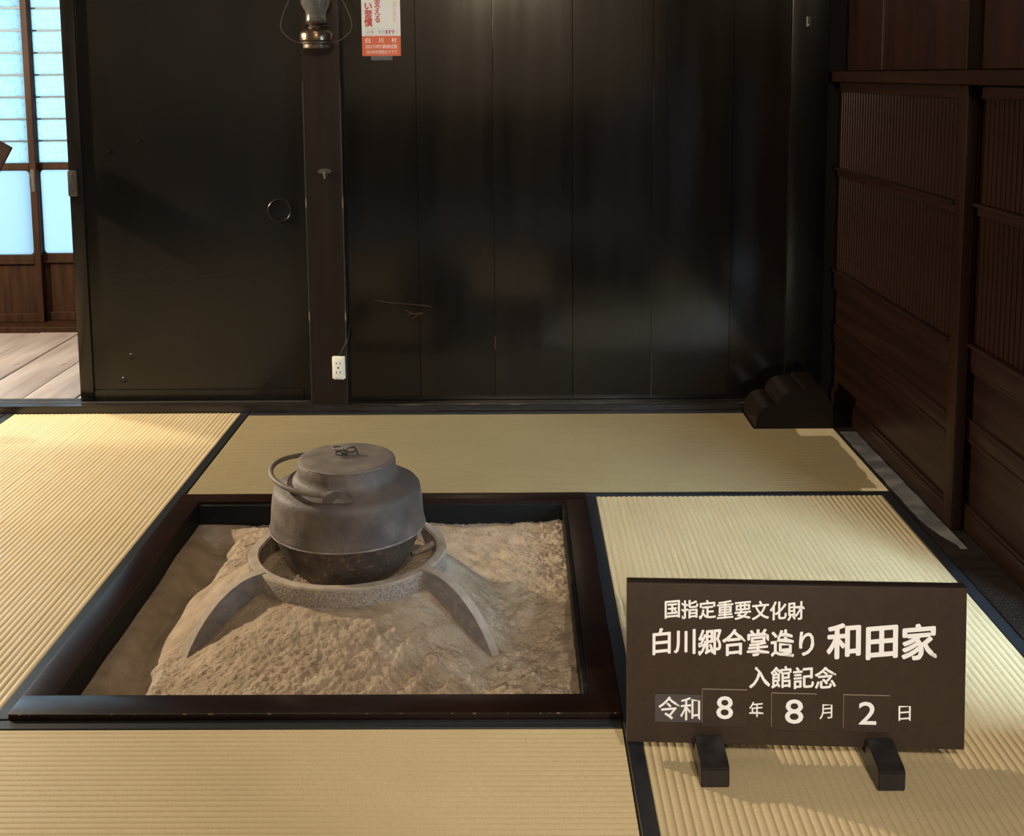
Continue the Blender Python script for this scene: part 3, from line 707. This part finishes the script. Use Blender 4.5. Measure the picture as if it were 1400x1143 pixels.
lathe('flange', [(0.1865, 0.1635), (0.1925, 0.1645), (0.1945, 0.1675), (0.1935, 0.170), (0.190, 0.172)], 'kettle_dust', kt, (KX, KY, 0), 96)
lid = lathe('lid', [(0.0, 0.3455), (0.03, 0.3450), (0.034, 0.3435), (0.075, 0.3415), (0.106, 0.3390), (0.1155, 0.3375), (0.1185, 0.3355), (0.1185, 0.3315), (0.11, 0.3310), (0.0, 0.3310)], 'lid_iron', kt, (KX, KY, 0), 96)
lathe('lid_rim', [(0.1172, 0.3325), (0.1196, 0.3332), (0.1202, 0.3348), (0.1186, 0.3362), (0.1170, 0.3358)], 'kettle_dust', lid, (KX, KY, 0), 96, closed=True)
def loop(cx_, cy_, cz_, ra, rb, tilt, turn, n=20):
    pts = []
    for k in range(n):
        a = 2 * math.pi * k / n; v = Vector((ra * math.cos(a), rb * math.sin(a), 0))
        v = Matrix.Rotation(turn, 3, 'Z') @ (Matrix.Rotation(tilt, 3, 'X') @ v); pts.append(v + Vector((cx_, cy_, cz_)))
    return pts
kn = lathe('knob', [(0.0, 0.3580), (0.006, 0.3570), (0.009, 0.3520), (0.007, 0.3450)], 'dark_iron', lid, (KX - 0.004, KY - 0.004, 0), 20)
for args in ((KX - 0.020, KY + 0.004, 0.3590, 0.015, 0.007, 0.5, -0.5), (KX - 0.010, KY - 0.014, 0.3530, 0.014, 0.009, 0.25, 0.2), (KX + 0.012, KY + 0.006, 0.3550, 0.012, 0.006, 1.0, 0.4)):
    tube('wire_loop', loop(*args), 0.0022, 'dark_iron', lid, (KX, KY, 0.3520), 8, closed=True)
tube('wire_end', spline([(KX + 0.006, KY + 0.006, 0.3600), (KX + 0.018, KY + 0.008, 0.3620), (KX + 0.026, KY + 0.002, 0.3540), (KX + 0.030, KY - 0.004, 0.3460)], 4), 0.002, 'dark_iron', lid, (KX, KY, 0.3520), 8)
# lugs and bail
for s in (-1, 1):
    pts = [(0.036 * math.cos(math.pi * k / 12), 0.030 * math.sin(math.pi * k / 12) ** 0.8) for k in range(13)]
    yy = KY + s * 0.152
    prism('lug', [(KX + a, 0.277 + b) for a, b in pts], yy - 0.007, yy + 0.007, 'lug_iron', kt, (KX, yy, 0.277), 'xz', bevel=0.002)
    arch = [(0.014 * math.cos(math.pi * k / 8), 0.013 * math.sin(math.pi * k / 8)) for k in range(9)]
    prism('lug_eye', [(KX + 0.004 + a, 0.2755 + b) for a, b in arch], yy + s * 0.0065, yy + s * 0.0080, 'kettle_dust', kt, (KX, yy, 0.277), 'xz')
bp = []
for k in range(25):
    a = math.pi * k / 24
    yy = KY - 0.152 * math.cos(a) * (1 + 0.05 * math.sin(a)); q = math.sin(a)
    bp.append((KX + 0.004 - 0.19 * (q ** 0.8), yy, 0.294 + 0.020 * q ** 1.5))
tube('bail', bp, 0.0062, 'bail_iron', kt, (KX, KY, 0.28), 12)

# ------------------------------------------------------------------ sign
sx0, sy0, sx1, sy1 = 0.2005, 2.066, 0.8235, 2.036     # bottom front corners on plan
SW = math.hypot(sx1 - sx0, sy1 - sy0); SH = 0.306
ang = math.atan2(sy1 - sy0, sx1 - sx0)
sg = empty('wooden_sign', ((sx0 + sx1) / 2, (sy0 + sy1) / 2, 0.030)); sg.rotation_euler = (math.radians(-4.0), 0, ang)
tag(sg, 'brown upright sign board with white lettering and date cards on tatami', 'sign')
def under(child, parent):
    child.location = child.location - parent.location; child.parent = parent; return child
def part_local(o, parent, loc): o.parent = parent; o.location = loc; return o
def lbox(name, x0, x1, y0, y1, z0, z1, material, parent, bevel=0.0, seg=1, label=None):
    o = box(name, x0, x1, y0, y1, z0, z1, material, None, bevel, seg, label)
    c = o.location.copy(); o.parent = parent; o.location = c; return o
brd = lbox('board', -SW / 2, SW / 2, 0.0, 0.022, 0.0, SH, 'sign_brown', sg, 0.003, 2)
lbox('top_edge', -SW / 2, SW / 2, -0.0005, 0.0225, SH - 0.0005, SH + 0.002, 'sign_edge', sg, 0.001)
# lettering, placed by measured fractions of the board (pixels of the face: 853..1324 wide, 804..1020 high)
def fx(px, py):
    t = (py - 804) / 217.0
    l = 853 + 4 * t; r = 1324 - 8 * t
    return ((px - l) / (r - l) - 0.5) * SW
def fz(px, py):
    s = (px - 853) / 471.0
    tp = 803 + 3 * s; bt = 1015 + 11 * s
    return (1 - (py - tp) / (bt - tp)) * SH
def put(text, x0, y0, x1, y1, bold, rise=0.10, y=0.0, material='sign_white', name='lettering'):
    xm, ym = (x0 + x1) / 2, (y0 + y1) / 2
    wd = fx(x1, ym) - fx(x0, ym); ht = fz(xm, y0) - fz(xm, y1)
    return lettering(name, text, fx(xm, ym), fz(xm, ym), wd, ht, y, material, sg, bold, rise)
put('国指定重要文化財', 907, 825, 1100, 851, 0.022)
put('白川郷合掌造り', 891, 863, 1113, 900, 0.024)
put('和田家', 1132, 855, 1280, 903, 0.030)
put('入館記念', 1025, 913, 1143, 943, 0.022)
def face_rect(name, x0, y0, x1, y1, t, material, label=None):
    xm, ym = (x0 + x1) / 2, (y0 + y1) / 2
    return lbox(name, fx(x0, ym), fx(x1, ym), -t, -0.0002, fz(xm, y1), fz(xm, y0), material, sg, 0.0004, 1, label)
stk = face_rect('sticker', 895, 951, 959, 988, 0.0012, 'sign_sticker', 'grey sticker with two white characters')
under(put('令和', 900, 954, 957, 985, 0.010, y=-0.0012), stk)
for (x0, y0, x1, y1, d, dx0, dy0, dx1, dy1) in ((960, 944, 1022, 994, '8', 980, 953, 1002, 983), (1055, 949, 1117, 999, '8', 1074, 957, 1098, 989), (1153, 951, 1216, 1001, '2', 1174, 960, 1197, 990)):
    card = face_rect('date_card', x0, y0, x1, y1, 0.0022, 'sign_brown')
    under(face_rect('card_edge', x0, y0 - 0.8, x1, y0 + 0.5, 0.0026, 'card_line'), card)
    under(face_rect('card_edge', x0 - 0.5, y0, x0 + 0.5, y1 - 5, 0.0026, 'card_line'), card)
    under(put(d, dx0, dy0, dx1, dy1, 0.022, 0.0, y=-0.0022), card)
put('年', 1025, 961, 1044, 981, 0.012)
put('月', 1121, 964, 1138, 984, 0.012)
put('日', 1228, 966, 1244, 986, 0.012)
# two slotted feet that carry the board
for (xa, xb_, yf) in ((0.325, 0.3765, 1.968), (0.640, 0.6885, 1.956)):
    outline = [(yf, 0.0005), (yf, 0.036), (yf + 0.010, 0.043), (yf + 0.045, 0.049), (yf + 0.074, 0.056), (yf + 0.080, 0.056), (yf + 0.084, 0.024), (yf + 0.125, 0.024), (yf + 0.125, 0.052), (yf + 0.18, 0.046), (yf + 0.20, 0.038), (yf + 0.20, 0.0005)]
    xm = (xa + xb_) / 2
    f = prism('sign_foot', outline, xa, xb_, 'foot_black', None, (xm, yf + 0.1, 0.0), 'yz', bevel=0.002)
    f.parent = sg
    f.matrix_parent_inverse = (Matrix.Translation(sg.location) @ sg.rotation_euler.to_matrix().to_4x4()).inverted()

# ------------------------------------------------------------------ carved foot in the corner
def arc(cx_, cz_, rx, rz, a0, a1, n=8): return [(cx_ + rx * math.cos(math.radians(a0 + (a1 - a0) * k / n)), cz_ + rz * math.sin(math.radians(a0 + (a1 - a0) * k / n))) for k in range(n + 1)]
top = [(0.860, -0.028), (0.860, 0.012)] + arc(0.926, 0.030, 0.062, 0.056, 170, 78, 8) + arc(1.008, 0.078, 0.070, 0.064, 176, 92, 9) + [(1.036, 0.1425), (1.038, 0.150), (1.096, 0.153), (1.112, 0.130), (1.135, 0.085), (1.139, 0.030), (1.139, -0.028)]
cf = prism('carved_foot', top, 4.116, 4.345, 'carved_wood', None, (1.02, 4.23, 0.0), 'xz', bevel=0.0025)
tag(cf, 'dark carved wooden foot with cloud-shaped curves against the corner column', 'wooden block')

# ------------------------------------------------------------------ things on the post and wall
# oil lamp
LX, LY = -0.721, 4.285
ol = empty('oil_lamp', (LX, LY, 1.37)); tag(ol, 'old brass oil lamp with glass chimney hanging on the post', 'lamp')
lathe('base', [(0.0, 1.378), (0.046, 1.378), (0.050, 1.382), (0.050, 1.394), (0.055, 1.397), (0.056, 1.403), (0.052, 1.405), (0.0, 1.405)], 'brass_dull', ol, (LX, LY, 0), 40)
lathe('fuel_tank', [(0.0, 1.405), (0.055, 1.405), (0.0595, 1.409), (0.0605, 1.420), (0.0595, 1.432), (0.0585, 1.437), (0.050, 1.446), (0.032, 1.451), (0.0, 1.451)], 'brass', ol, (LX, LY, 0), 40)
lathe('burner', [(0.0, 1.449), (0.028, 1.449), (0.030, 1.455), (0.026, 1.462), (0.036, 1.468), (0.039, 1.476), (0.034, 1.478), (0.0, 1.478)], 'brass_dull', ol, (LX, LY, 0), 32)
tube('wick_knob', [(LX + 0.026, LY - 0.004, 1.460), (LX + 0.05, LY - 0.008, 1.460)], 0.004, 'brass_dull', ol, (LX, LY, 1.46), 10)
lathe('glass_chimney', [(0.038, 1.478), (0.037, 1.50), (0.038, 1.512), (0.048, 1.527), (0.054, 1.545), (0.054, 1.565), (0.046, 1.59), (0.036, 1.62), (0.031, 1.66), (0.0325, 1.70), (0.0305, 1.70), (0.029, 1.66), (0.034, 1.62), (0.044, 1.59), (0.052, 1.565), (0.052, 1.545), (0.046, 1.528), (0.036, 1.513), (0.035, 1.50), (0.036, 1.478)], 'lamp_glass', ol, (LX, LY, 0), 40)
for s in (-1, 1):
    tube('wire_arm', spline([(LX + s * 0.050, LY - 0.004, 1.400), (LX + s * 0.085, LY - 0.004, 1.408), (LX + s * 0.122, LY, 1.440), (LX + s * 0.128, LY, 1.472), (LX + s * 0.110, LY, 1.525), (LX + s * 0.088, LY, 1.575), (LX + s * 0.060, LY, 1.70), (LX + s * 0.022, LY + 0.01, 1.80), (LX, LY + 0.02, 1.83)], 6), 0.0016, 'wire_iron', ol, (LX, LY, 1.5), 6)
lathe('smoke_bell', [(0.0, 1.775), (0.02, 1.772), (0.05, 1.755), (0.062, 1.735), (0.060, 1.735), (0.048, 1.752), (0.02, 1.768), (0.0, 1.771)], 'brass_dull', ol, (LX, LY, 0), 32)
tube('hanging_hook', spline([(LX, LY + 0.02, 1.83), (LX, LY + 0.045, 1.845), (LX, LY + 0.08, 1.84), (LX, LY + 0.10, 1.83)], 4), 0.003, 'wire_iron', ol, (LX, LY, 1.83), 8)

# poster
px0, px1 = -0.573, -0.4285
po = empty('fire_poster', ((px0 + px1) / 2, 4.4175, 1.353)); tag(po, 'white and red paper fire prevention strip poster pinned to the black planks', 'poster')
PW = px1 - px0
def pbox(name, x0, x1, z0, z1, y, t, material, parent=po, label=None):
    return lbox(name, x0, x1, y - t, y, z0, z1, material, parent, 0.0, 1, label)
pbox('paper', -PW / 2, PW / 2, 0.0, 0.42, -0.0015, 0.0008, 'poster_white')
pbox('red_band', -PW / 2, PW / 2, 0.0, 0.074, -0.0023, 0.0003, 'poster_red', label='orange-red band with pale lettering')
pbox('holder_clip', -0.04, 0.04, -0.016, 0.004, 0.0, 0.0012, 'tape')
pbox('red_band', -PW / 2, PW / 2, 0.38, 0.42, -0.0023, 0.0003, 'poster_red')
def ptext(t, x0, x1, z0, z1, material, bold=0.01, vertical=False):
    return lettering('lettering', t, (x0 + x1) / 2, (z0 + z1) / 2, x1 - x0, z1 - z0, -0.0024, material, po, bold, 0.0, 0.0003, vertical=vertical)
def pu(p): return (p - 521.5) / 53.0 * PW * 0.985       # picture width -> poster width
def pv(p): return (76.5 - p) / 77.0 * 0.207
ptext('支える', pu(512.5), pu(521), pv(30.5), pv(-1), 'poster_ink', 0.045, True)
ptext('い習慣', pu(498.5), pu(509.5), pv(36), pv(4), 'poster_ink', 0.045, True)
ptext('防火標語', pu(538), pu(543), pv(30), pv(2), 'poster_pink', 0.0, True)
ptext('火事・救急', pu(501), pu(527.5), pv(46), pv(41), 'poster_grey', 0.0)
ptext('1', pu(528), pu(530.2), pv(46), pv(41), 'poster_dark', 0.03)
ptext('1', pu(532), pu(534.2), pv(46), pv(41), 'poster_dark', 0.03)
ptext('9', pu(535.6), pu(539.8), pv(46), pv(41), 'poster_dark', 0.03)
for ch_, xc_ in (('白', 502.7), ('川', 521), ('村', 539)): ptext(ch_, pu(xc_ - 3.2), pu(xc_ + 3.2), pv(58.5), pv(51.5), 'poster_pale', 0.02)
ptext('白川村消防団', pu(500), pu(543), pv(66.3), pv(60.8), 'poster_pale', 0.01)
ptext('白川村女性防火クラブ', pu(501), pu(543), pv(73.5), pv(68.3), 'poster_pale', 0.01)
capsule = rounded(pu(498), pu(543.5), pv(47.6), pv(39.2), 0.011, 6)
tube('capsule_line', [(a, -0.0024, b) for a, b in capsule], 0.0004, 'poster_grey', None, (0, 0, 0), 4, closed=True).parent = po

# outlet with its cord
oc = empty('wall_outlet', (-0.6825, 4.366, 0.176)); tag(oc, 'cream surface-mounted double wall outlet on the post', 'outlet')
plate = lbox('housing', -0.0245, 0.0245, -0.019, 0.0, -0.043, 0.043, 'plastic_cream', oc, 0.004, 2)
sface = lbox('socket_face', -0.0195, 0.0195, -0.0215, -0.018, -0.036, 0.039, 'plastic_cream', oc, 0.002, 2)
for zz in (0.018, -0.017):
    for xx in (-0.0075, 0.0065): under(lbox('socket_slot', xx - 0.0014, xx + 0.0014, -0.0220, -0.0212, zz - 0.005, zz + 0.006, 'slot_dark', oc), sface)
lathe('centre_screw', [(0.0, 0.001), (0.003, 0.0008), (0.0042, 0.0)], 'steel_plate', oc, Vector((-0.6835, 4.3445, 0.177)), 12).rotation_euler = (math.pi / 2, 0, 0)
for xx in (-0.014, -0.004, 0.006, 0.016): lbox('knockout', xx - 0.003, xx + 0.003, -0.017, -0.003, -0.0465, -0.042, 'plastic_cream', oc, 0.001)
tube('cord', spline([(-0.677, 4.358, 0.216), (-0.672, 4.355, 0.235), (-0.660, 4.355, 0.258), (-0.650, 4.362, 0.272), (-0.646, 4.38, 0.295), (-0.646, 4.402, 0.315), (-0.6465, 4.412, 0.33)], 6), 0.0028, 'cord_black', oc, (-0.66, 4.36, 0.27), 8)

# key-shaped iron hook on the post
hk = empty('iron_hook', (-0.718, 4.366, 0.915)); tag(hk, 'small forged iron keeper nailed to the post under the lamp', 'hook')
prism('plate', [(-0.718 + 0.026 * math.cos(a * math.pi / 8) * (1 if a < 8 else 1), 0.926 + 0.010 * math.sin(a * math.pi / 8)) for a in range(16)], 4.361, 4.3665, 'steel_plate', hk, (-0.718, 4.364, 0.926), 'xz')
box('shank', -0.722, -0.708, 4.354, 4.3655, 0.905, 0.926, 'steel_plate', hk, bevel=0.003)
tube('peg', [(-0.716, 4.36, 0.918), (-0.714, 4.349, 0.905), (-0.713, 4.344, 0.898)], 0.005, 'steel_plate', hk, (-0.716, 4.36, 0.918), 8)

# tilted dark board at the edge of the passage, hung by a cord from the head beam
C0 = Vector((-1.858, 4.30, 1.027)); e1 = Vector((-0.862, 0, 0.507)); e2 = Vector((-0.507, 0, -0.862))
hb = empty('hanging_board', (-2.0, 4.30, 1.0)); tag(hb, 'tilted dark brown board corner before the frosted glass panes', 'board')
q_ = [C0, C0 + e1 * 0.28, C0 + e1 * 0.28 + e2 * 0.115, C0 + e2 * 0.115]
prism('board', [(p.x, p.z) for p in q_], 4.293, 4.307, 'stand_wood', hb, (-2.0, 4.30, 1.0), 'xz', bevel=0.002)
lp = C0 + e2 * 0.115
prism('metal_edge', [(p.x, p.z) for p in (C0 + e2 * 0.098, C0 + e2 * 0.098 + e1 * 0.05, C0 + e2 * 0.117 + e1 * 0.05, C0 + e2 * 0.117)], 4.290, 4.294, 'wire_iron', hb, (-2.0, 4.30, 1.0), 'xz')
tp_ = C0 + e1 * 0.27
tube('cord', [(tp_.x, 4.30, tp_.z - 0.01), (tp_.x, 4.31, 1.4), (tp_.x, 4.395, 1.80)], 0.002, 'cord_black', hb, (-2.0, 4.30, 1.0), 6)
